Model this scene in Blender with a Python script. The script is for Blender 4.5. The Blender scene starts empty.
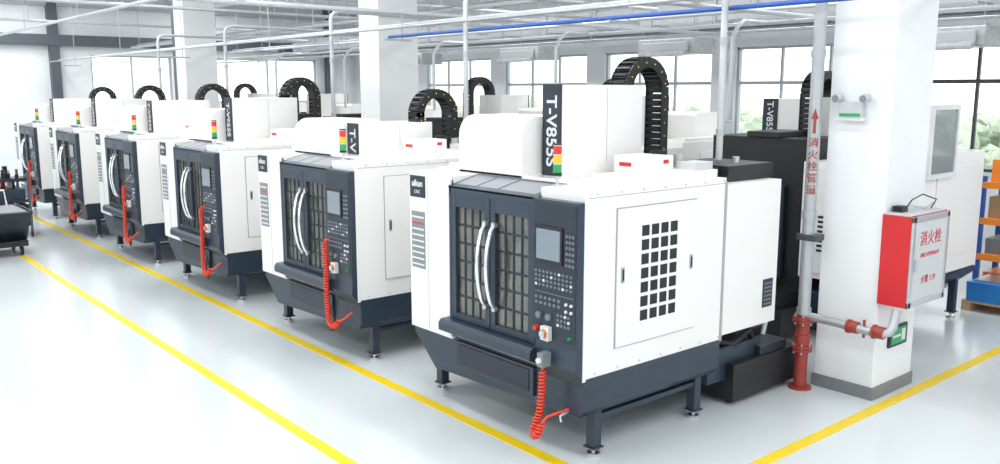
import bpy, bmesh, math, random
from mathutils import Vector, Matrix
random.seed(4)
sc = bpy.context.scene
sc.view_settings.view_transform = 'Standard'
COL = sc.collection

# ------------------------------------------------------------ materials
MAT = {}
def mat(name, col, rough=0.5, metal=0.0, noise=0.0, nscale=8.0, coat=0.0, bump=0.0, emit=None, estr=0.0):
    m = bpy.data.materials.new(name); m.use_nodes = True
    nt = m.node_tree; b = nt.nodes['Principled BSDF']
    b.inputs['Base Color'].default_value = (*col, 1)
    b.inputs['Roughness'].default_value = rough
    b.inputs['Metallic'].default_value = metal
    if coat: b.inputs['Coat Weight'].default_value = coat
    if emit:
        b.inputs['Emission Color'].default_value = (*emit, 1)
        b.inputs['Emission Strength'].default_value = estr
    if noise > 0 or bump > 0:
        tc = nt.nodes.new('ShaderNodeTexCoord')
        n = nt.nodes.new('ShaderNodeTexNoise'); n.inputs['Scale'].default_value = nscale
        n.inputs['Detail'].default_value = 4
        nt.links.new(tc.outputs['Object'], n.inputs['Vector'])
        if noise > 0:
            mx = nt.nodes.new('ShaderNodeMix'); mx.data_type = 'RGBA'
            mx.inputs[6].default_value = (*[c*(1-noise) for c in col], 1)
            mx.inputs[7].default_value = (*[min(1, c*(1+noise)) for c in col], 1)
            nt.links.new(n.outputs['Fac'], mx.inputs[0])
            nt.links.new(mx.outputs[2], b.inputs['Base Color'])
        if bump > 0:
            bp = nt.nodes.new('ShaderNodeBump'); bp.inputs['Strength'].default_value = bump
            bp.inputs['Distance'].default_value = 0.01
            nt.links.new(n.outputs['Fac'], bp.inputs['Height'])
            nt.links.new(bp.outputs['Normal'], b.inputs['Normal'])
    MAT[name] = m
    return m

def glass(name, col, fac, dcol=None, dfac=0.0, var=.2):
    m = bpy.data.materials.new(name); m.use_nodes = True
    nt = m.node_tree; nt.nodes.clear()
    o = nt.nodes.new('ShaderNodeOutputMaterial'); t = nt.nodes.new('ShaderNodeBsdfTransparent')
    g = nt.nodes.new('ShaderNodeBsdfGlossy'); mx = nt.nodes.new('ShaderNodeMixShader')
    t.inputs[0].default_value = (*col, 1); g.inputs['Roughness'].default_value = 0.03
    g.inputs[0].default_value = (0.9, 0.95, 1, 1)
    mx.inputs[0].default_value = fac
    src = t.outputs[0]
    if dcol:
        d = nt.nodes.new('ShaderNodeBsdfDiffuse'); d.inputs[0].default_value = (*dcol, 1)
        m2 = nt.nodes.new('ShaderNodeMixShader')
        tc = nt.nodes.new('ShaderNodeTexCoord'); n = nt.nodes.new('ShaderNodeTexNoise'); n.inputs['Scale'].default_value = 5
        mr = nt.nodes.new('ShaderNodeMapRange'); mr.inputs[1].default_value=.35; mr.inputs[2].default_value=.65
        mr.inputs[3].default_value=max(0,dfac-var); mr.inputs[4].default_value=min(1,dfac+var)
        nt.links.new(tc.outputs['Object'], n.inputs['Vector']); nt.links.new(n.outputs['Fac'], mr.inputs[0]); nt.links.new(mr.outputs[0], m2.inputs[0])
        nt.links.new(t.outputs[0], m2.inputs[1]); nt.links.new(d.outputs[0], m2.inputs[2]); src = m2.outputs[0]
    nt.links.new(src, mx.inputs[1]); nt.links.new(g.outputs[0], mx.inputs[2])
    nt.links.new(mx.outputs[0], o.inputs[0]); MAT[name] = m

mat('white_paint', (0.83, 0.82, 0.805), 0.34, noise=0.012, nscale=3)
mat('white_seam', (0.36, 0.36, 0.36), 0.5)
mat('navy_paint', (0.024, 0.039, 0.063), 0.34, noise=0.15, nscale=4)
mat('navy_panel', (0.014, 0.022, 0.037), 0.40)
mat('black_plastic', (0.010, 0.011, 0.013), 0.45)
mat('black_hole', (0.020, 0.022, 0.025), 0.8)
mat('steel', (0.62, 0.63, 0.64), 0.28, 0.9)
mat('chrome', (0.85, 0.86, 0.88), 0.15, 0.9)
mat('grey_label', (0.55, 0.57, 0.58), 0.5)
mat('label_grey', (0.22, 0.24, 0.26), 0.5)
mat('key_grey', (0.16, 0.19, 0.22), 0.5)
mat('key_light', (0.7, 0.72, 0.72), 0.5)
mat('screen', (0.20, 0.24, 0.28), 0.12, emit=(0.5, 0.6, 0.65), estr=0.06)
mat('red', (0.62, 0.02, 0.025), 0.35)
mat('red_hose', (0.80, 0.06, 0.025), 0.3)
mat('pipe_red', (0.33, 0.045, 0.035), 0.4, noise=0.2)
mat('orange', (0.85, 0.25, 0.03), 0.4)
mat('amber', (0.85, 0.50, 0.03), 0.25)
mat('lamp_red', (0.70, 0.03, 0.02), 0.2, emit=(1, 0.05, 0.03), estr=0.05)
mat('lamp_green', (0.02, 0.32, 0.10), 0.2, emit=(0.05, 0.8, 0.2), estr=0.03)
mat('yellow', (0.85, 0.62, 0.03), 0.4)
mat('blue', (0.03, 0.10, 0.40), 0.4)
mat('blue_bin', (0.02, 0.20, 0.55), 0.4)
mat('green', (0.02, 0.35, 0.12), 0.4)
mat('beige_inner', (0.62, 0.57, 0.44), 0.4, noise=0.2, nscale=10)
mat('cast_table', (0.35, 0.36, 0.34), 0.35, 0.5)
mat('galvanized', (0.46, 0.48, 0.50), 0.38, 0.55, noise=0.12, nscale=14)
mat('pipe_white', (0.54, 0.57, 0.59), 0.4, 0.2)
mat('wall_paint', (0.80, 0.82, 0.83), 0.7, noise=0.02, nscale=1.2)
mat('column_paint', (0.82, 0.83, 0.84), 0.6, noise=0.02, nscale=2)
mat('ceiling_paint', (0.86, 0.86, 0.86), 0.8, noise=0.01)
mat('plinth_grey', (0.20, 0.21, 0.22), 0.5, noise=0.1)
mat('frame_dark', (0.06, 0.065, 0.075), 0.45)
mat('frame_grey', (0.45, 0.47, 0.49), 0.45)
mat('frame_white', (0.72, 0.74, 0.75), 0.45)
mat('steel_dark', (0.09, 0.105, 0.12), 0.45)
mat('line_yellow', (0.84, 0.60, 0.01), 0.35, noise=0.06, nscale=6)
mat('leaf', (0.50, 0.58, 0.45), 0.9, noise=0.35, nscale=2.2)
mat('ground_out', (0.6, 0.62, 0.6), 0.9, noise=0.1)
mat('wrap_film', (0.38, 0.39, 0.40), 0.25, noise=0.4, nscale=12, bump=0.8)
mat('housing', (0.75, 0.75, 0.75), 0.5)
mat('duct', (0.62, 0.64, 0.66), 0.4, 0.3, noise=0.05)
mat('cardboard', (0.45, 0.30, 0.16), 0.8)
glass('door_glass', (0.58, 0.56, 0.50), 0.12, (0.24,0.22,0.17), 0.33, .22)
glass('pane_glass', (0.95, 0.97, 0.97), 0.05)
glass('hood_glass', (0.45, 0.48, 0.49), 0.12, (0.36,0.38,0.39), .7, .02)

# epoxy floor
m = mat('epoxy_floor', (0.64, 0.72, 0.75), 0.22)
nt = m.node_tree; b = nt.nodes['Principled BSDF']
tc = nt.nodes.new('ShaderNodeTexCoord')
n1 = nt.nodes.new('ShaderNodeTexNoise'); n1.inputs['Scale'].default_value = 0.35; n1.inputs['Detail'].default_value = 5
n2 = nt.nodes.new('ShaderNodeTexNoise'); n2.inputs['Scale'].default_value = 60
rp = nt.nodes.new('ShaderNodeMix'); rp.data_type = 'RGBA'
rp.inputs[6].default_value = (0.60, 0.652, 0.668, 1); rp.inputs[7].default_value = (0.655, 0.705, 0.72, 1)
nt.links.new(tc.outputs['Object'], n1.inputs['Vector']); nt.links.new(tc.outputs['Object'], n2.inputs['Vector'])
nt.links.new(n1.outputs['Fac'], rp.inputs[0]); nt.links.new(rp.outputs[2], b.inputs['Base Color'])
mr = nt.nodes.new('ShaderNodeMapRange'); mr.inputs[3].default_value = 0.12; mr.inputs[4].default_value = 0.24
nt.links.new(n1.outputs['Fac'], mr.inputs[0]); nt.links.new(mr.outputs[0], b.inputs['Roughness'])
b.inputs['IOR'].default_value = 1.55
bp = nt.nodes.new('ShaderNodeBump'); bp.inputs['Strength'].default_value = 0.02
nt.links.new(n2.outputs['Fac'], bp.inputs['Height']); nt.links.new(bp.outputs[0], b.inputs['Normal'])

# ------------------------------------------------------------ mesh builder
class MB:
    def __init__(s): s.v=[]; s.f=[]; s.m=[]; s.sm=[]
    def add(s, vs, fs, mt, smooth=False):
        o = len(s.v); s.v += [tuple(v) for v in vs]
        for f in fs:
            s.f.append([i+o for i in f]); s.m.append(mt); s.sm.append(smooth)
    def box(s, x0,x1,y0,y1,z0,z1, mt):
        vs=[(x0,y0,z0),(x1,y0,z0),(x1,y1,z0),(x0,y1,z0),(x0,y0,z1),(x1,y0,z1),(x1,y1,z1),(x0,y1,z1)]
        s.add(vs,[(0,3,2,1),(4,5,6,7),(0,1,5,4),(1,2,6,5),(2,3,7,6),(3,0,4,7)],mt)
    def obox(s, c, sz, R, mt):
        vs=[]
        for dz in (-.5,.5):
            for dx,dy in ((-.5,-.5),(.5,-.5),(.5,.5),(-.5,.5)):
                vs.append(Vector(c)+R@Vector((dx*sz[0],dy*sz[1],dz*sz[2])))
        s.add(vs,[(0,3,2,1),(4,5,6,7),(0,1,5,4),(1,2,6,5),(2,3,7,6),(3,0,4,7)],mt)
    def prism(s, poly, ax, a, b, mt, smooth=False):
        def P(p,t):
            if ax=='x': return (t,p[0],p[1])
            if ax=='y': return (p[0],t,p[1])
            return (p[0],p[1],t)
        n=len(poly); vs=[P(p,a) for p in poly]+[P(p,b) for p in poly]
        fs=[tuple(range(n)),tuple(range(2*n-1,n-1,-1))]
        fs+=[(i,(i+1)%n,(i+1)%n+n,i+n) for i in range(n)]
        s.add(vs,fs,mt,smooth)
    def cyl(s,p0,p1,r,mt,n=16,r2=None,smooth=True):
        s.tube([p0,p1],r,mt,n,r2,smooth)
    def tube(s,pts,r,mt,n=8,r2=None,smooth=True):
        pts=[Vector(p) for p in pts]; N=len(pts)
        rings=[]; up=None
        for i,p in enumerate(pts):
            d=(pts[min(i+1,N-1)]-pts[max(i-1,0)])
            d = d.normalized() if d.length>1e-9 else Vector((0,0,1))
            if up is None:
                a=Vector((0,0,1)) if abs(d.z)<.9 else Vector((1,0,0))
                up=(a-d*a.dot(d)).normalized()
            else:
                up=(up-d*up.dot(d)).normalized()
            w=d.cross(up); rr=r if (r2 is None) else r+(r2-r)*i/(N-1)
            rings.append([p+(up*math.cos(t)+w*math.sin(t))*rr for t in [2*math.pi*k/n for k in range(n)]])
        vs=[v for rg in rings for v in rg]; fs=[]
        for i in range(N-1):
            for k in range(n):
                fs.append((i*n+k,i*n+(k+1)%n,(i+1)*n+(k+1)%n,(i+1)*n+k))
        s.add(vs,fs,mt,smooth)
        s.add(rings[0],[tuple(range(n-1,-1,-1))],mt); s.add(rings[-1],[tuple(range(n))],mt)
    def mesh(s,name):
        me=bpy.data.meshes.new(name); me.from_pydata(s.v,[],s.f)
        names=[]
        for x in s.m:
            if x not in names: names.append(x)
        for x in names: me.materials.append(MAT[x])
        for i,p in enumerate(me.polygons):
            p.material_index=names.index(s.m[i]); p.use_smooth=s.sm[i]
        bm=bmesh.new(); bm.from_mesh(me)
        bmesh.ops.recalc_face_normals(bm,faces=bm.faces); bm.to_mesh(me); bm.free()
        return me

def put(name, me, parent=None, loc=(0,0,0), rotz=0, bevel=0):
    if isinstance(me,MB): me=me.mesh(name)
    o=bpy.data.objects.new(name,me); COL.objects.link(o)
    if parent: o.parent=parent
    o.location=loc; o.rotation_euler=(0,0,rotz)
    if bevel:
        md=o.modifiers.new('bevel','BEVEL'); md.width=bevel; md.segments=2; md.limit_method='ANGLE'; md.angle_limit=math.radians(50)
        md.harden_normals=False
    return o
def empty(name, loc=(0,0,0), rotz=0):
    o=bpy.data.objects.new(name,None); COL.objects.link(o); o.location=loc; o.rotation_euler=(0,0,rotz); o.empty_display_size=.2
    return o
TXT={}
def text(name, body, parent, origin, xdir, ydir, size, mt, ext=.001, off=0.0):
    k=(body,size,mt,off)
    if k not in TXT:
        c=bpy.data.curves.new(name,'FONT'); c.body=body; c.size=size; c.extrude=ext; c.offset=off
        c.align_x='CENTER'; c.align_y='CENTER'
        c.materials.append(MAT[mt]); TXT[k]=c
    o=bpy.data.objects.new(name,TXT[k]); COL.objects.link(o)
    if parent: o.parent=parent
    x=Vector(xdir).normalized(); y=Vector(ydir).normalized(); z=x.cross(y)
    M=Matrix(((x.x,y.x,z.x,origin[0]),(x.y,y.y,z.y,origin[1]),(x.z,y.z,z.z,origin[2]),(0,0,0,1)))
    o.matrix_local=M
    return o

# ------------------------------------------------------------ machine meshes
W=2.06; TOP=1.93
def enclosure(variant, vents):
    e=MB(); w='white_paint'; top=TOP
    e.box(-W,-1.47,0,1.56,.60,top,w)            # left block
    e.box(-.45,0,.02,1.56,.62,top,w)            # right block
    e.box(-1.475,-.445,.98,1.56,.62,top,w)      # back
    e.box(-1.475,-.445,.26,.99,1.86,top,w)      # roof
    e.box(-1.475,-.445,.03,.99,.62,.77,'beige_inner')
    e.box(-1.47,-1.45,.05,.98,.77,1.86,'beige_inner'); e.box(-.47,-.45,.05,.98,.77,1.86,'beige_inner')
    e.box(-1.45,-.47,.95,.98,.77,1.86,'beige_inner')
    e.box(-1.50,-1.47,-.015,.02,.62,1.90,w)
    e.box(-1.80,-1.795,-.002,.01,.62,1.92,'white_seam')
    # roof lip + ledges
    e.box(-W,0,.30,.34,top,top+.02,w)
    e.box(-.44,-.08,.50,1.55,top,top+.06,w)
    e.box(-.62,-.30,.95,1.28,top,top+.17,w)
    e.box(-.56,-.44,.944,.952,top+.09,top+.12,'red'); e.box(-.301,-.295,1.16,1.22,top+.11,top+.14,'red')
    e.box(-W+.02,-1.85,.4,1.5,top,top+.05,w)
    e.box(-.30,-.12,1.32,1.54,top+.06,top+.12,'grey_label')
    e.box(-.0015,.002,.02,1.56,1.885,1.89,'white_seam')
    # flange screws along the side panel
    for i in range(7):
        yy=.12+i*.235
        e.cyl((-.002,yy,1.91),(.005,yy,1.91),.008,'steel',8); e.cyl((-.002,yy,.66),(.005,yy,.66),.008,'steel',8)
    # side access panel + vents on +x
    e.box(0,.006,.31,1.20,.80,1.80,'white_seam')
    e.box(0,.014,.318,1.192,.808,1.792,w)
    if vents:
        y0,y1,z0,z1=.55,.97,.95,1.67
        e.box(.012,.0165,y0-.012,y1+.012,z0-.012,z1+.012,w)
        cols,rows=4,7; cw=(y1-y0)/cols; rh=(z1-z0)/rows
        for i in range(cols):
            for j in range(rows):
                e.box(.012,.019,y0+i*cw+.013,y0+(i+1)*cw-.013,z0+j*rh+.013,z0+(j+1)*rh-.013,'black_hole')
    for yy in (.37,1.13):
        e.box(.012,.022,yy-.015,yy+.015,1.27,1.38,'white_seam'); e.box(.014,.026,yy-.008,yy+.008,1.285,1.365,'black_hole')
    e.box(-W-.014,-W,.316,1.194,.806,1.794,w)
    e.box(-.004,.006,.0,.03,.62,1.93,w)
    e.box(-.002,.005,1.545,1.575,.62,1.90,'white_seam')
    # labels on left front panel
    e.box(-2.045,-1.83,-.006,.0,1.72,1.90,'navy_panel')
    e.box(-2.03,-1.84,-.005,.0,1.12,1.60,'label_grey')
    for k in range(9):
        e.box(-2.02,-1.85,-.007,.0,1.145+k*.05,1.16+k*.05,'key_light' if k!=7 else 'red')
    # rear electrical cabinet
    if variant=='A': cx0,cx1=-.85,-.003
    else: cx0,cx1=-W+.003,-1.2
    e.box(cx0,cx1,1.56,2.33,.66,1.87,w)
    e.box(cx0+.05,cx1-.05,2.33,2.345,.72,1.82,w)
    if variant=='A':
        e.box(-.003,.003,2.13,2.27,.80,1.04,'navy_panel')
        for k in range(6): e.box(.001,.005,2.145,2.255,.82+k*.035,.835+k*.035,'key_grey')
    else:
        for k in range(8): e.box(cx0+.2,cx1-.2,2.344,2.35,.95+k*.05,.975+k*.05,'black_hole')
    return e.mesh('enclosure_'+variant)

HD={}
def head(drop, hdrop):
    k=(drop,hdrop)
    if k in HD: return HD[k]
    e=MB(); w='white_paint'; top=TOP; ht=2.64-drop
    hz=2.40-hdrop
    poly=[(.30,top)]+[(.30+.16-.16*math.cos(math.radians(a)),hz-.16+.16*math.sin(math.radians(a))) for a in range(0,91,15)]
    poly+=[(.92-.08+.08*math.cos(math.radians(a)),hz-.08+.08*math.sin(math.radians(a))) for a in range(90,-1,-30)]+[(.92,top)]
    e.prism(poly,'x',-1.76,-.97,w)
    e.box(-1.79,-.945,.34,.90,top,top+.03,w)
    e.box(-.94,-.75,.50,1.42,top,ht,w)
    e.box(-1.32,-.95,1.05,1.42,top,ht,w)
    e.box(-.945,-.745,.485,.502,top+.02,ht+.005,'navy_panel')
    e.box(-.751,-.747,1.0,1.004,top+.1,ht-.02,'white_seam')
    HD[k]=e.mesh('spindle_head_cover'); return HD[k]

def base(variant):
    e=MB(); d='navy_paint'
    e.prism([(-W,.62),(-W,.54),(-1.76,.28),(-.06,.34),(-.0,.40),(-.0,.62)],'y',.03,1.56,d)
    e.box(-1.44,-.50,-.0,.04,.38,.60,d)
    e.box(-1.40,-.54,-.008,.02,.41,.58,'navy_panel')
    e.prism([(.04,.79),(-.10,.79),(-.125,.76),(-.125,.70),(.04,.62)],'x',-1.50,-.40,d)
    e.prism([(.04,.86),(-.05,.86),(-.06,.70),(.04,.56)],'x',-.42,.0,d)
    e.box(-.03,.004,.0,1.56,.60,.635,d)
    if variant=='A':
        e.box(-W+.05,-.85,1.55,2.2,.30,1.95,d); e.box(-.75,-.12,1.75,2.38,1.87,2.0,'black_plastic'); e.box(-.70,-.2,1.60,1.75,1.93,1.98,'black_plastic')
        e.cyl((-.3,2.1,2.0),(-.3,2.1,2.05),.03,'steel')
    else:
        e.box(-1.2,-.03,1.55,2.3,.30,2.10,'black_plastic'); e.box(-1.0,-.3,1.62,2.36,.6,1.6,'navy_panel')
        e.box(-.9,-.5,1.7,2.34,2.1,2.16,'black_plastic')
    e.box(-1.6,-.1,1.55,2.25,.22,.5,d)
    e.box(-1.3,-.02,1.80,2.78,.05,.36,'black_plastic'); e.box(-1.2,-.30,1.95,2.7,.36,.50,'black_plastic')
    e.box(-.26,-.04,2.2,2.6,.36,.44,'navy_panel')
    e.cyl((-.5,2.5,.5),(-.5,2.5,.72),.07,'navy_panel')
    for xx in (-1.2,-.12):
        for yy in (1.9,2.68): e.cyl((xx,yy,0),(xx,yy,.05),.03,'black_plastic')
    e.tube([(-.2,1.7,.55),(-.12,1.9,.5),(-.1,2.1,.6),(-.15,2.25,.45)],.03,'black_plastic')
    e.tube([(-.35,2.3,.9),(-.30,2.5,.85),(-.25,2.62,.65),(-.25,2.55,.44)],.022,'key_light')
    for (xx,yy) in ((-.10,.23),(-.10,1.38),(-1.93,.23),(-1.93,1.38),(-1.0,1.38)):
        e.box(xx-.04,xx+.04,yy-.04,yy+.04,.07,.44,d)
        e.box(xx-.055,xx+.055,yy-.055,yy+.055,.06,.075,d)
        e.cyl((xx,yy,.015),(xx,yy,.10),.013,'steel',10)
        e.cyl((xx,yy,.0),(xx,yy,.022),.048,'steel',18)
        e.cyl((xx,yy,.038),(xx,yy,.052),.026,'steel',6,smooth=False)
    e.box(-.13,-.07,.25,1.36,.27,.31,d)
    e.box(-1.38,-.55,.35,.8,.95,1.02,'cast_table'); e.box(-1.1,-.8,.4,.75,.77,.95,'cast_table')
    e.box(-1.08,-.86,.45,.65,1.02,1.12,'steel')
    e.cyl((-.96,.6,1.86),(-.96,.6,1.5),.11,'cast_table'); e.cyl((-.96,.6,1.5),(-.96,.6,1.38),.06,'steel')
    e.cyl((-.55,1.40,1.93),(-.55,1.40,2.12),.07,'black_plastic'); e.cyl((-.38,1.45,1.93),(-.38,1.45,2.10),.045,'galvanized')
    e.box(-.7,-.5,1.45,1.7,1.9,1.98,'black_plastic')
    return e.mesh('base_'+variant)

def doors():
    e=MB(); d='navy_paint'
    e.box(-1.47,-1.44,-.03,.06,.79,1.86,d); e.box(-.475,-.445,-.03,.06,.79,1.86,d)
    e.box(-1.47,-.445,-.03,.06,1.80,1.86,d)
    for (x0,x1) in ((-1.44,-.965),(-.955,-.475)):
        y0,y1=-.028,.012
        z0,z1=.795,1.80; st=.055; tp=.10; bt=.05
        e.box(x0,x0+st,y0,y1,z0,z1,d); e.box(x1-st,x1,y0,y1,z0,z1,d)
        e.box(x0+st,x1-st,y0,y1,z1-tp,z1,d); e.box(x0+st,x1-st,y0,y1,z0,z0+bt,d)
        a,b_,c,f=x0+st,x1-st,z0+bt,z1-tp
        for i in range(1,4):
            xx=a+(b_-a)*i/4; e.box(xx-.009,xx+.009,y0+.02,y1-.006,c,f,'navy_panel')
        for i in range(1,6):
            zz=c+(f-c)*i/6; e.box(a,b_,y0+.022,y1-.008,zz-.010,zz+.010,'navy_panel')
        e.add([(a,y1-.012,c),(b_,y1-.012,c),(b_,y1-.012,f),(a,y1-.012,f)],[(0,1,2,3)],'door_glass')
    def P(t,o=0): return (-.03+.31*t, 1.86+.075*t+o)
    e.prism([P(0),P(1),(P(1)[0],1.85),(P(0)[0],1.84)],'x',-1.475,-.44,d)
    for (xa,xb) in ((-1.43,-1.19),(-1.16,-.93),(-.90,-.50)):
        e.prism([P(.15,.004),P(.85,.004),P(.85,-.01),P(.15,-.01)],'x',xa,xb,'label_grey')
    return e.mesh('doors')

def handles():
    e=MB()
    for xx in (-1.005,-.90):
        pts=[]
        for i in range(15):
            t=i/14; z=.97+.64*t
            pts.append((xx,-.03-.085*math.sin(math.pi*t)**.55,z))
        e.tube(pts,.017,'chrome',10)
        for z in (.97,1.61): e.cyl((xx,-.02,z),(xx,-.05,z),.022,'steel',12)
    return e.mesh('door_handles')

def control():
    e=MB(); d='navy_paint'
    e.box(-.445,.0,-.055,.03,.86,1.86,d)
    e.box(-.43,-.015,-.060,-.05,.88,1.84,'navy_panel')
    y=-.060
    def k(x0,x1,z0,z1,mt,h=.008): e.box(x0,x1,y-h,y+.002,z0,z1,mt)
    k(-.415,-.14,1.42,1.68,'black_plastic',.012); k(-.395,-.16,1.445,1.655,'screen',.014)
    for j in range(6):
        for i in range(3): k(-.11+i*.03,-.092+i*.03,1.42+j*.04,1.44+j*.04,'key_grey')
    for j in range(4):
        for i in range(10):
            k(-.415+i*.0385,-.395+i*.0385,1.25+j*.032,1.268+j*.032,'key_grey' if (i*3+j)%7 else 'key_light',.006)
    k(-.42,-.03,1.205,1.21,'key_grey',.004)
    for j in range(2):
        for i in range(6):
            k(-.41+i*.045,-.385+i*.045,1.12+j*.04,1.14+j*.04,'key_grey')
    for i in range(4):
        e.cyl((-.10+ (i%2)*.05,y,1.16-(i//2)*.05),(-.10+(i%2)*.05,y-.012,1.16-(i//2)*.05),.011,'key_light',12)
    e.cyl((-.37,y,1.04),(-.37,y-.02,1.04),.024,'key_grey',16); e.cyl((-.27,y,1.04),(-.27,y-.02,1.04),.024,'key_grey',16)
    for i in range(4):
        for j in range(3): k(-.19+i*.035,-.170+i*.035,.99+j*.035,1.010+j*.035,'key_light' if (i+j)%4==0 else 'key_grey')
    e.cyl((-.385,y,.945),(-.385,y-.035,.945),.018,'lamp_red',14)
    e.cyl((-.06,y,.93),(-.06,y-.02,.93),.010,'lamp_green',14)
    e.box(-.32,-.24,y-.04,y,.875,.975,'key_light'); e.cyl((-.28,y-.04,.925),(-.28,y-.065,.925),.026,'steel',20)
    e.cyl((-.28,y-.04,.925),(-.28,y-.046,.925),.034,'orange',20)
    return e.mesh('control_panel')

def coil(pathpts, R, r, pitch):
    e=MB(); P=[Vector(p) for p in pathpts]
    L=[0]
    for i in range(1,len(P)): L.append(L[-1]+(P[i]-P[i-1]).length)
    tot=L[-1]; turns=tot/pitch; N=int(turns*10)
    def at(s):
        for i in range(1,len(P)):
            if s<=L[i] or i==len(P)-1:
                t=(s-L[i-1])/(L[i]-L[i-1]); return P[i-1].lerp(P[i],t),(P[i]-P[i-1]).normalized()
    pts=[]
    for k in range(N+1):
        s=tot*k/N; p,d=at(s); a=Vector((0,1,0)); u=(a-d*a.dot(d)).normalized(); w=d.cross(u)
        th=2*math.pi*turns*k/N; pts.append(p+u*R*math.cos(th)+w*R*math.sin(th))
    e.tube(pts,r,'red_hose',6)
    return e

def hose(kind):
    y=-.11
    if kind=='A':
        path=[(-.28,y,.66),(-.285,y,.5),(-.295,y-.01,.36),(-.33,y-.02,.25),(-.345,y-.03,.20),(-.31,y-.04,.17),(-.27,y-.04,.22),(-.25,y-.03,.29)]
    else:
        path=[(-.40,y,1.16),(-.39,y,.9),(-.36,y-.02,.7),(-.31,y-.04,.5),(-.25,y-.05,.38),(-.19,y-.04,.37),(-.14,y-.02,.43)]
    e=coil(path,.022,.0085,.026)
    if kind=='A':
        e.tube([(-.28,-.06,.76),(-.28,y,.74),(-.28,y,.66)],.010,'red_hose')
        e.box(-.305,-.25,y-.03,-.04,.69,.79,'label_grey'); e.cyl((-.28,y-.03,.74),(-.28,y-.05,.74),.02,'key_light',12)
        e.tube([(-.25,y-.03,.29),(-.22,y-.01,.34),(-.17,-.04,.37),(-.16,.03,.38)],.009,'red_hose')
        e.tube([(-.16,.03,.36),(-.15,-.06,.35),(-.14,-.06,.31)],.010,'galvanized')
    else:
        e.tube([(-.40,-.05,1.18),(-.40,y,1.18),(-.40,y,1.16)],.010,'red_hose')
        e.tube([(-.14,y-.02,.43),(-.10,-.09,.46),(-.06,-.03,.52)],.010,'red_hose')
        pts=[(-.38+.05*math.cos(t),-.07,.40+.12*math.sin(t)) for t in [math.radians(90+10*i) for i in range(37)]]
        e.tube(pts,.010,'black_plastic')
    return e.mesh('coil_hose')

CH={}
def chain(drop):
    if drop in CH: return CH[drop]
    e=MB(); cy,cz,r=1.53,2.60-drop,.225; x0,x1=-.96,-.80
    path=[]
    z=2.0
    while z<cz: path.append((cy-r,z,90)); z+=.055
    n=13
    for i in range(n+1):
        a=180-180*i/n; path.append((cy+r*math.cos(math.radians(a)),cz+r*math.sin(math.radians(a)),a-90))
    z=cz-.055
    while z>2.02: path.append((cy+r,z,-90)); z-=.055
    for i,(yy,zz,ang) in enumerate(path):
        R=Matrix.Rotation(math.radians(ang),3,'X')
        e.obox(((x0+x1)/2,yy,zz),(x1-x0,.047,.062),R,'black_plastic')
        for xx in (x0-.006,x1+.006): e.obox((xx,yy,zz),(.012,.056,.088),R,'black_plastic')
        if i%2: e.obox((x1+.013,yy,zz),(.004,.011,.011),R,'yellow')
        e.obox(((x0+x1)/2,yy,zz),(x1-x0-.02,.02,.098),R,'black_plastic')
    e.box(x0-.02,x1+.02,cy+r-.07,cy+r+.07,1.88,2.04,'black_plastic')
    e.box(x0-.02,x1+.02,1.25,1.36,1.90,2.02,'black_plastic')
    CH[drop]=e.mesh('cable_chain'); return CH[drop]

def tower():
    e=MB(); x,y=-.37,.10; z=1.93
    e.cyl((x,y,z),(x,y,z+.02),.035,'steel',16); e.cyl((x,y,z),(x,y,z+.08),.012,'steel',10)
    e.cyl((x,y,z+.08),(x,y,z+.10),.033,'black_plastic',18)
    for i,mt in enumerate(('lamp_green','amber','lamp_red')):
        e.cyl((x,y,z+.102+i*.064),(x,y,z+.160+i*.064),.030,mt,18); e.cyl((x,y,z+.160+i*.064),(x,y,z+.166+i*.064),.032,'steel',18)
    e.cyl((x,y,z+.294),(x,y,z+.304),.031,'black_plastic',18)
    return e.mesh('signal_tower')

ME={'enc1':enclosure('A',True),'encA':enclosure('A',False),'encB':enclosure('B',False),'baseA':base('A'),'baseB':base('B'),'doors':doors(),'handles':handles(),
    'control':control(),'hoseA':hose('A'),'hoseB':hose('B'),'tower':tower()}

def machine(loc, rotz, variant, hosek, enc=None, hd=0, cd=0, hp=0):
    p=empty('cnc_machining_center',loc,rotz)
    put('enclosure',ME['enc'+(enc or variant)],p,bevel=.006)
    put('spindle_head_cover',head(hd,hp),p,bevel=.006)
    put('base',ME['base'+variant],p,bevel=.006)
    put('doors',ME['doors'],p,bevel=.004)
    put('door_handles',ME['handles'],p)
    put('control_panel',ME['control'],p,bevel=.003)
    put('coil_hose',ME['hose'+hosek],p)
    put('cable_chain',chain(cd),p)
    put('signal_tower',ME['tower'],p)
    if hd>.3: text('model_lettering','T-V',p,(-.845,.483,2.60-hd-.13),(0,0,-1),(1,0,0),.155,'key_light',off=.003)
    else: text('model_lettering','T-V855S',p,(-.845,.483,2.29-hd/2),(0,0,-1),(1,0,0),.155 if hd<.05 else .125,'key_light',off=.003)
    text('maker_lettering','aikan',p,(-1.937,-.008,1.835),(1,0,0),(0,0,1),.075,'key_light',off=.002)
    text('maker_subline','CNC',p,(-1.937,-.008,1.765),(1,0,0),(0,0,1),.04,'key_light')
    return p

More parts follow.
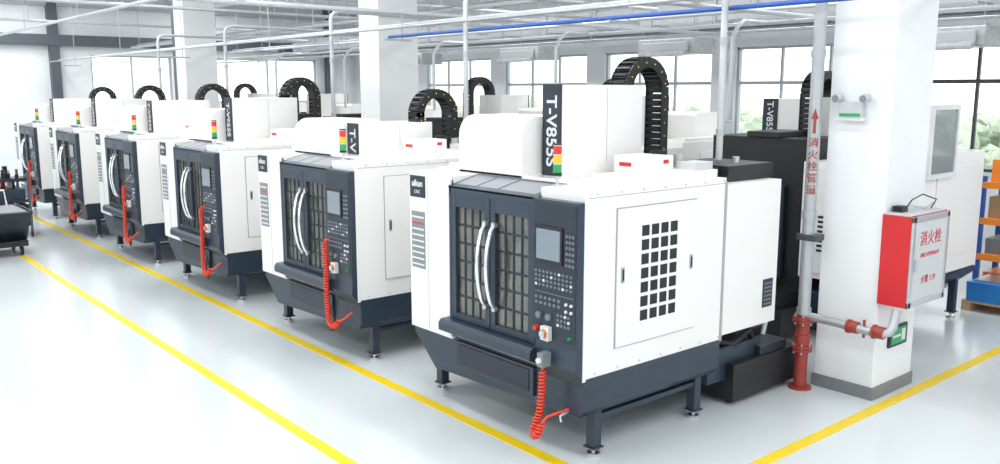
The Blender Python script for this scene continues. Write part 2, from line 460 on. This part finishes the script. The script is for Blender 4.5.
PITCH=3.04
drops=[(0,0,0),(.38,.26,.10),(.14,.10,.05),(.20,.17,.05),(.20,.18,.1),(.22,.20,.1)]
for k in range(6):
    machine((-4.0-PITCH*k+(.08 if k==1 else 0),4.09,0),0,'A','A' if k==0 else 'B','1' if k==0 else None,*drops[k])
for k in range(6):
    p=machine((-6.06-PITCH*k,10.53,0),math.pi,'B','B',None,.12,.06+.05*(k%2),.1)
    if k==0:
        e=MB()
        e.box(-.55,-.02,.60,1.30,1.93,2.50,'white_paint'); e.box(-.21,-.01,1.30,1.315,1.98,2.50,'navy_panel')
        put('service_box',e,p,bevel=.006)
        text('side_lettering','T-V855S',p,(-.11,1.318,2.26),(0,0,-1),(-1,0,0),.12,'key_light',off=.002)
        g=MB(); ya,yb,za,zb=.90,1.45,1.74,2.40; xa,xb=-2.11,-2.07
        g.box(xa,xb,ya-.05,ya,za,zb,'frame_white'); g.box(xa,xb,yb,yb+.05,za,zb,'frame_white')
        g.box(xa,xb,ya-.05,yb+.05,zb,zb+.05,'frame_white'); g.box(xa,xb,ya-.05,yb+.05,za-.05,za,'frame_white')
        g.box(xa+.015,xb-.015,ya,yb,za,zb,'hood_glass')
        put('guard_window',g,p)

# ------------------------------------------------------------ room shell
X0,X1,Y0,Y1,ZC=-27.0,5.0,-5.0,16.0,5.3
HC=ZC-.01
f=MB(); f.box(X0,X1,Y0,Y1,-.2,0,'epoxy_floor'); put('floor',f)
f=MB(); f.box(X0-.2,X1+.2,Y0-.2,Y1+.2,ZC,ZC+.2,'ceiling_paint'); put('ceiling',f)
g=MB(); g.box(-70,50,-50,70,-.5,-.25,'ground_out'); put('ground',g)

def wall_x(name,y,thick,wins,zs,ze,x0=X0,x1=X1):
    w=MB(); w.box(x0,x1,y,y+thick,-.2,zs,'wall_paint'); w.box(x0,x1,y,y+thick,ze,ZC,'wall_paint')
    cur=x0
    for a,b_ in wins:
        w.box(cur,a,y,y+thick,zs,ze,'wall_paint'); cur=b_
    w.box(cur,x1,y,y+thick,zs,ze,'wall_paint'); put(name,w)
def wall_y(name,x,thick,wins,zs,ze,y0=Y0,y1=Y1):
    w=MB(); w.box(x,x+thick,y0,y1,-.2,zs,'wall_paint'); w.box(x,x+thick,y0,y1,ze,ZC,'wall_paint')
    cur=y0
    for a,b_ in wins:
        w.box(x,x+thick,cur,a,zs,ze,'wall_paint'); cur=b_
    w.box(x,x+thick,cur,y1,zs,ze,'wall_paint'); put(name,w)
wn=[0]
def window(ax,a,b_,pos,zs,ze,cols,trans,fm='frame_dark'):
    wn[0]+=1; p=empty('window_%d'%wn[0]); e=MB(); t=.05
    def bx(a0,a1,z0,z1,d=.04,mt=fm):
        if ax=='x': e.box(a0,a1,pos-d,pos+d,z0,z1,mt)
        else: e.box(pos-d,pos+d,a0,a1,z0,z1,mt)
    bx(a,a+t,zs,ze); bx(b_-t,b_,zs,ze); bx(a,b_,zs,zs+t); bx(a,b_,ze-t,ze)
    for i in range(1,cols):
        c=a+(b_-a)*i/cols; bx(c-.025,c+.025,zs+t,ze-t,.03)
    for tz in trans: bx(a+t,b_-t,tz-.035,tz+.035,.035)
    put('frame',e,p)
    g=MB()
    if ax=='x': g.add([(a,pos,zs),(b_,pos,zs),(b_,pos,ze),(a,pos,ze)],[(0,1,2,3)],'pane_glass')
    else: g.add([(pos,a,zs),(pos,b_,zs),(pos,b_,ze),(pos,a,ze)],[(0,1,2,3)],'pane_glass')
    put('pane',g,p)
bays=[(-26.5+3.82*i,-26.5+3.82*i+3.2) for i in range(8)]
wall_x('wall_back',Y1,.25,bays,1.2,3.5)
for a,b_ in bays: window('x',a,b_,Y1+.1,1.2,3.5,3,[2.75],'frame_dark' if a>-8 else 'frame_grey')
fill_bays=[(-24+5.5*i,-24+5.5*i+4.6) for i in range(5)]  # unseen window bays, added so sky light reaches the machine fronts
wall_x('wall_front',Y0-.25,.25,fill_bays,1.0,4.6)
for a,b_ in fill_bays: window('x',a,b_,Y0-.1,1.0,4.6,3,[3.2])  # frames and panes of the added front openings
wall_y('wall_right',X1,.25,[(-3.5,2),(3.5,9),(10.5,15)],1.0,4.4)  # openings out of view, added to light the machines' right sides
for a,b_ in [(-3.5,2),(3.5,9),(10.5,15)]: window('y',a,b_,X1+.1,1.0,4.4,3,[3.2])  # frames and panes of the added right-hand openings
wall_y('wall_left',X0-.25,.25,[(7.3,9.6),(11,14.5)],2.2,3.6)
for a,b_ in [(7.3,9.6),(11,14.5)]: window('y',a,b_,X0-.1,2.2,3.6,2,[],'frame_grey')
# outside foliage (many small leafy clumps)
bm=bmesh.new()
for i in range(520):
    x=random.uniform(-48,8); y=random.uniform(33,37); r=random.uniform(.25,.7); z=random.uniform(-.2,3.2)*random.uniform(.4,1)
    if x<-12 and z>1.7: continue
    if math.sin(x*.9)+math.sin(x*.37+2)<-.3 and z>1.3: continue
    M=Matrix.Translation((x,y,z))@Matrix.Diagonal((r,r*.8,r*random.uniform(.7,1.2),1))
    bmesh.ops.create_icosphere(bm,subdivisions=2,radius=1,matrix=M)
for v in bm.verts: v.co+=Vector((random.uniform(-.14,.14),random.uniform(-.14,.14),random.uniform(-.14,.14)))
me=bpy.data.meshes.new('hedge'); bm.to_mesh(me); bm.free(); me.materials.append(MAT['leaf']); put('hedge',me)

# structural columns
for i,cx in enumerate((-3.63,-11.28,-18.93)):
    p=empty('structural_column',(cx,7.28,0))
    e=MB(); e.box(-.27,.27,-.35,.35,.0,HC,'column_paint'); put('shaft',e,p,bevel=.01)
    e=MB(); e.box(-.285,.285,-.365,.365,.0,.11,'plinth_grey'); put('plinth',e,p,bevel=.003)
# dark steel framing on left end wall
e=MB(); e.box(X0+.01,X0+.25,Y0+.02,Y1-.02,3.82,4.12,'steel_dark')
for y in (6.2,9.95,14.8): e.box(X0+.01,X0+.22,y,y+.25,0,HC,'steel_dark')
e.box(X0+.01,X0+.2,Y0+.02,Y1-.02,4.9,5.0,'frame_grey')
put('steel_wall_frame',e)
e=MB(); e.box(-19.42,-19.24,6.95,7.15,0,HC,'steel_dark'); put('steel_post',e)

def line(x0,x1,y0,y1):
    e=MB(); e.box(x0,x1,y0,y1,0.0,.0025,'line_yellow'); put('floor_marking',e)
line(-25,-2.0,3.98,4.08); line(-15.3,2.5,2.84,2.94); line(-3.29,-3.19,4.6,14.5)

# ------------------------------------------------------------ overhead services
def along_x(specs,x0,x1,name,yc,hang):
    e=MB()
    for s in specs:
        y,z,r,mt=s[:4]; e.tube([(s[4] if len(s)>4 else x0,y,z),(x1,y,z)],r,mt,10)
    ys=[s[0] for s in specs]; zs=[s[1] for s in specs]
    x=x1-2.5
    while x>x0:
        e.cyl((x,yc,min(zs)-.04),(x,yc,HC),.008,'galvanized',8)
        if len(specs)>1: e.box(x-.02,x+.02,min(ys)-.06,max(ys)+.06,min(zs)-.06,min(zs)-.035,'galvanized')
        x-=hang
    put(name,e)
along_x([(6.2,3.27,.020,'blue',-9.6),(6.35,3.42,.024,'pipe_white'),(6.05,3.36,.016,'galvanized')],-26.5,4.5,'air_main_pipe',6.27,3.8)
along_x([(9.6,3.42,.026,'pipe_white'),(9.75,3.34,.020,'galvanized')],-26.5,4.5,'air_main_pipe',9.68,3.8)
along_x([(4.3,3.85,.028,'pipe_white')],-26.5,-6,'air_main_pipe',4.3,4)
along_x([(8.3,3.82,.035,'pipe_white'),(8.45,3.90,.02,'galvanized')],-26.5,4.5,'air_main_pipe',8.37,4)
along_x([(14.5,3.75,.04,'galvanized')],-26.5,4.5,'air_main_pipe',14.5,4)
along_x([(11.2,3.75,.03,'pipe_white'),(11.35,3.82,.02,'frame_grey')],-26.5,4.5,'air_main_pipe',11.28,4)
# rectangular air duct
e=MB(); e.box(-26.5,4.5,13.4,13.9,3.85,4.2,'duct')
for k in range(21): e.box(-26.4+k*1.5,-26.36+k*1.5,13.37,13.93,3.82,4.23,'duct')
for k in range(8):
    for y in (13.38,13.92): e.cyl((-25+k*4,y,4.0),(-25+k*4,y,HC),.008,'galvanized',6)
put('air_duct',e)
# hose drops at each machine: rise, swan-neck, then run back (clear of the columns)
for x in (-4.42,-7.9,-10.94,-14.6,-17.9):
    e=MB(); y=6.122
    e.tube([(x,y,2.02),(x,y,2.6),(x,y,3.56),(x,y+.02,3.62),(x,y+.06,3.66),(x,y+.14,3.68),(x,y+.6,3.68),(x,9.4,3.68)],.028,'pipe_white',12)
    for z in (2.25,3.0): e.cyl((x,y,z-.03),(x,y,z+.03),.036,'galvanized',12)
    e.cyl((x,7.8,3.68),(x,7.8,HC),.008,'galvanized',6)
    put('drop_pipe',e)
for k in range(5):
    x=-6.3-PITCH*k; e=MB()
    e.tube([(x,8.9,2.25),(x,8.9,3.2),(x,8.98,3.34),(x,9.12,3.42),(x,9.56,3.42)],.026,'pipe_white',10)
    put('drop_pipe',e)
for (x,z) in ((-15.0,3.97),(-9.2,3.54),(-21.5,4.1),(-6.0,3.5),(-12.5,4.02),(-18.2,4.25)):
    e=MB(); e.tube([(x,-1,z),(x,13.2,z)],.028,'pipe_white',10)
    for y in (0,4.6,8.8,12): e.cyl((x,y,z),(x,y,HC),.008,'galvanized',8)
    put('cross_pipe',e)
def tray(y,z,x0,x1):
    e=MB()
    e.box(x0,x1,y-.15,y-.13,z,z+.06,'steel_dark'); e.box(x0,x1,y+.13,y+.15,z,z+.06,'steel_dark')
    x=x0
    while x<x1: e.box(x,x+.03,y-.13,y+.13,z+.005,z+.02,'steel_dark'); x+=.3
    e.box(x0,x1,y-.09,y+.06,z+.02,z+.05,'black_plastic')
    for i in range(int((x1-x0)/4)+1): e.cyl((x0+i*4+.2,y,z),(x0+i*4+.2,y,HC),.008,'galvanized',8)
    put('cable_tray',e)
tray(12.7,3.64,-26,4.5)
for (x,y,z) in ((-9.7,12.1,3.2),(-13.5,12.1,3.2),(-5.2,12.1,3.15),(-17.5,12.1,3.2)):
    p=empty('fan_coil_unit',(x,y,z)); e=MB()
    e.box(-.6,.6,-.3,.3,0,.26,'wrap_film'); e.box(-.5,.5,-.36,-.3,.05,.2,'frame_grey'); e.prism([(-.3,.0),(-.45,-.05),(-.45,.02),(-.3,.1)],'x',-.5,.5,'wrap_film')
    put('casing',e,p,bevel=.02)
    e=MB()
    for a in (-.55,.55):
        for c in (-.25,.25): e.cyl((a,c,.2),(a,c,HC-z),.006,'galvanized',6)
    put('hangers',e,p)

# ------------------------------------------------------------ fire riser and hydrant
px,py=-3.93,6.76
e=MB()
e.cyl((px,py,.70),(px,py,HC),.052,'galvanized',24)
e.cyl((px,py,0),(px,py,.72),.056,'pipe_red',24)
e.cyl((px,py,0),(px,py,.02),.10,'pipe_red',20)
for z in (.34,.37,.60,.63): e.cyl((px,py,z),(px,py,z+.024),.088,'pipe_red',20)
for z in (.352,.612):
    for k in range(6):
        a=math.radians(60*k); e.cyl((px+.075*math.cos(a),py+.075*math.sin(a),z-.03),(px+.075*math.cos(a),py+.075*math.sin(a),z+.06),.008,'steel',6)
e.cyl((px,py,.39),(px,py,.49),.066,'pipe_red',20)
for z in (.70,1.55,2.9): e.cyl((px,py,z-.03),(px,py,z+.03),.062,'galvanized',20)
e.box(px-.07,px+.11,py-.07,py+.07,1.33,1.38,'frame_dark')
e.box(px-.02,px+.06,py-.08,py+.14,1.34,1.37,'frame_dark')
e.tube([(px,py,.66),(px+.3,py,.655),(px+.62,py,.64),(px+.70,py,.64),(px+.75,py+.02,.66),(px+.76,py+.06,.70),(px+.76,py+.10,.84)],.036,'galvanized',16)
for a in (.42,.64): e.cyl((px+a,py,.65),(px+a+.08,py,.65),.052,'pipe_red',16); e.cyl((px+a-.01,py,.65),(px+a+.01,py,.65),.06,'pipe_red',16)
e.cyl((px+.55,py,.58),(px+.55,py,.73),.012,'pipe_red',8)
put('fire_riser_pipe',e)
rp=bpy.data.objects['fire_riser_pipe']
nd=Vector((-px,-py,0)).normalized()
sx=Vector((-nd.y,nd.x,0))
for i,ch in enumerate('消火栓管道'):
    o=Vector((px,py,2.16-i*.1))+nd*.053
    text('pipe_character',ch,rp,o,sx,(0,0,1),.085,'pipe_red',off=.001)
e=MB()
c=Vector((px,py,0))+nd*.054
def PV(a,z): v=c+sx*a; return (v.x,v.y,z)
e.add([PV(-.012,2.24),PV(.012,2.24),PV(.012,2.36),PV(.03,2.36),PV(0,2.45),PV(-.03,2.36),PV(-.012,2.36)],[(0,1,2,3,4,5,6)],'pipe_red')
put('flow_arrow',e,rp)

p=empty('fire_hydrant_cabinet',(0,0,0))
e=MB(); hx0,hx1,hy0,hy1,hz0,hz1=-3.36,-3.10,6.90,7.56,.85,1.60
e.box(hx0,hx1-.02,hy0,hy1,hz0,hz1,'red')
e.box(hx1-.02,hx1,hy0,hy0+.05,hz0,hz1,'steel'); e.box(hx1-.02,hx1,hy1-.05,hy1,hz0,hz1,'steel')
e.box(hx1-.02,hx1,hy0,hy1,hz0,hz0+.05,'steel'); e.box(hx1-.02,hx1,hy0,hy1,hz1-.05,hz1,'steel')
e.box(hx1-.015,hx1-.004,hy0+.05,hy1-.05,hz0+.05,hz1-.05,'grey_label')
e.box(hx1-.004,hx1+.012,hy0+.06,hy0+.09,1.15,1.25,'steel')
e.box(hx0,hx1-.03,hy0,hy1,hz1,hz1+.012,'grey_label')
put('cabinet_box',e,p,bevel=.005)
text('hydrant_text','消火栓',p,(hx1-.002,(hy0+hy1)/2,1.40),(0,1,0),(0,0,1),.13,'red')
text('hydrant_subtext','FIRE HYDRANT',p,(hx1-.002,(hy0+hy1)/2,1.27),(0,1,0),(0,0,1),.05,'red')
text('hydrant_phone','火警 119',p,(hx1-.002,(hy0+hy1)/2,1.06),(0,1,0),(0,0,1),.07,'red')
e=MB(); e.tube([(-3.28,7.1,1.615),(-3.27,7.2,1.70),(-3.25,7.35,1.74),(-3.2,7.5,1.69),(-3.22,7.45,1.615)],.006,'black_plastic',6)
e.tube([(-3.3,7.05,1.615),(-3.25,7.15,1.66),(-3.2,7.3,1.63),(-3.22,7.5,1.66)],.006,'galvanized',6)
e.box(-3.34,-3.26,7.02,7.12,1.612,1.66,'black_plastic'); put('cables',e,p)
e=MB(); e.box(-3.358,-3.34,7.14,7.46,.42,.60,'black_plastic'); e.box(-3.342,-3.336,7.17,7.43,.44,.58,'green')
e.box(-3.337,-3.333,7.19,7.33,.50,.52,'key_light'); e.box(-3.337,-3.333,7.35,7.41,.46,.56,'key_light'); put('exit_sign',e)
p=empty('emergency_light',(-3.68,6.925,2.44)); e=MB()
e.box(-.10,.10,-.06,0,-.06,.06,'grey_label'); e.box(-.09,.09,-.063,-.058,-.055,-.03,'green'); e.box(-.11,.11,-.05,0,-.09,-.06,'housing')
for a in (-.12,.12):
    e.cyl((a*.7,-.03,.06),(a,-.05,.09),.012,'frame_grey',8); e.cyl((a,-.02,.10),(a,-.09,.09),.035,'grey_label',16); e.cyl((a,-.088,.09),(a,-.094,.09),.028,'label_grey',16)
put('fixture',e,p)

# ------------------------------------------------------------ parts rack (right)
p=empty('storage_rack',(-4.35,11.5,0)); e=MB(); Wd,Dp,Ht=3.0,.6,1.55
for a in (0,Wd/2,Wd):
    for c in (0,Dp): e.box(a-.03,a+.03,c-.03,c+.03,0,Ht,'blue')
for z in (.12,.55,1.0,1.45):
    e.box(0,Wd,-.02,Dp+.02,z,z+.03,'orange'); e.box(0,Wd,-.035,-.02,z-.05,z+.03,'orange')
put('rack_frame',e,p,bevel=.003)
e=MB()
for z in (.15,.58,1.03,1.48):
    x=.06
    while x<Wd-.3:
        w=random.uniform(.16,.26); h=random.uniform(.14,.28); mt=random.choice(['blue_bin','blue_bin','cardboard','label_grey','orange'])
        if mt=='blue_bin':
            e.prism([(.0,z+.002),(.5,z+.002),(.5,z+h),(.12,z+h),(-.02,z+h*.6)],'x',x,x+w,mt); e.box(x+.02,x+w-.02,.15,.48,z+h,z+h+.04,'steel')
        else: e.box(x,x+w,.05,.5,z+.002,z+h,mt)
        x+=w+.04
put('bins',e,p)
p=empty('pallet',(-4.2,10.75,0)); e=MB()
for k in range(5): e.box(0,1.2,k*.13,k*.13+.09,.10,.125,'cardboard')
for a in (0,.55,1.1): e.box(a,a+.1,0,.61,.0,.10,'cardboard')
put('slats',e,p); e=MB()
e.prism([(.0,.126),(.55,.126),(.58,.36),(-.03,.36)],'x',.05,.55,'blue_bin'); e.prism([(.0,.126),(.55,.126),(.58,.36),(-.03,.36)],'x',.62,1.15,'blue_bin')
e.box(.1,.5,.05,.5,.36,.38,'steel'); put('totes',e,p)

# ------------------------------------------------------------ chip hopper cart and tool trolley (left)
p=empty('chip_hopper_cart',(-16.1,2.05,0)); e=MB()
e.prism([(0,.25),(.75,.25),(1.15,.72),(0,.72)],'y',0,.95,'navy_panel'); e.box(-.03,1.18,-.02,.0,.68,.75,'navy_paint'); e.box(-.03,1.18,.95,.97,.68,.75,'navy_paint')
e.box(.05,1.1,.04,.91,.72,.735,'label_grey'); e.box(0,.9,.02,.93,.16,.25,'black_plastic')
for a in (.12,.75):
    for c in (.1,.85): e.cyl((a,c-.02,.08),(a,c+.02,.08),.08,'black_plastic',18); e.cyl((a,c-.025,.08),(a,c+.025,.08),.03,'steel',12)
e.tube([(-.05,.1,.65),(-.25,.1,.95),(-.25,.85,.95),(-.05,.85,.65)],.015,'steel',10)
put('hopper',e,p)
p=empty('tool_trolley',(-18.1,2.9,0)); e=MB()
for a in (0,.9):
    for c in (0,.55): e.box(a-.02,a+.02,c-.02,c+.02,.1,1.15,'steel_dark'); e.cyl((a,c-.015,.05),(a,c+.015,.05),.05,'black_plastic',14)
for z in (.2,.62,1.0): e.box(0,.9,0,.55,z,z+.02,'steel_dark'); e.box(0,.9,-.01,0,z,z+.06,'navy_panel'); e.box(.9,.91,0,.55,z,z+.06,'navy_panel')
e.box(.02,.88,.02,.53,.22,.58,'black_plastic'); e.box(.05,.85,.05,.5,.64,.86,'navy_paint')
for i in range(16):
    a=random.uniform(.05,.8); c=random.uniform(.05,.45); z=random.choice((.86,1.02,1.02)); h=random.uniform(.06,.22)
    mt=random.choice(['red','steel','black_plastic','black_plastic','key_light','navy_panel','black_plastic'])
    if z<1: h=.1
    if i%2: e.box(a,a+.09,c,c+.07,z,z+h,mt)
    else: e.cyl((a,c,z),(a,c,z+h),.03,mt,12)
put('frame_and_tools',e,p)

# ------------------------------------------------------------ lights
for x in (-24,-18,-12,-6,0):
    for y in (-1.5,2.6,5.3,10.5):
        p=empty('led_batten_light',(x,y,ZC-.25)); e=MB()
        e.box(-2.1,2.1,-.25,.25,0,.06,'housing'); e.cyl((-1.5,0,.06),(-1.5,0,.24),.01,'galvanized',6); e.cyl((1.5,0,.06),(1.5,0,.24),.01,'galvanized',6)
        put('lamp_housing',e,p)
        L=bpy.data.lights.new('lamp','AREA'); L.shape='RECTANGLE'; L.size=4.0; L.size_y=.45
        L.energy=88 if y<0 else (114 if y>9 else 100); L.color=(.985,.99,1.0)
        o=bpy.data.objects.new('lamp',L); COL.objects.link(o); o.parent=p; o.location=(0,0,-.01)
wd=bpy.data.worlds.new('sky'); sc.world=wd; wd.use_nodes=True
bg=wd.node_tree.nodes['Background']; bg.inputs[0].default_value=(.95,.98,1,1); bg.inputs[1].default_value=2.4

cam=bpy.data.cameras.new('camera'); cam.lens=31.2; cam.sensor_width=36
co=bpy.data.objects.new('camera',cam); COL.objects.link(co); co.location=(0,0,2.6)
co.rotation_euler=(math.radians(80.7),0,math.radians(50)); sc.camera=co
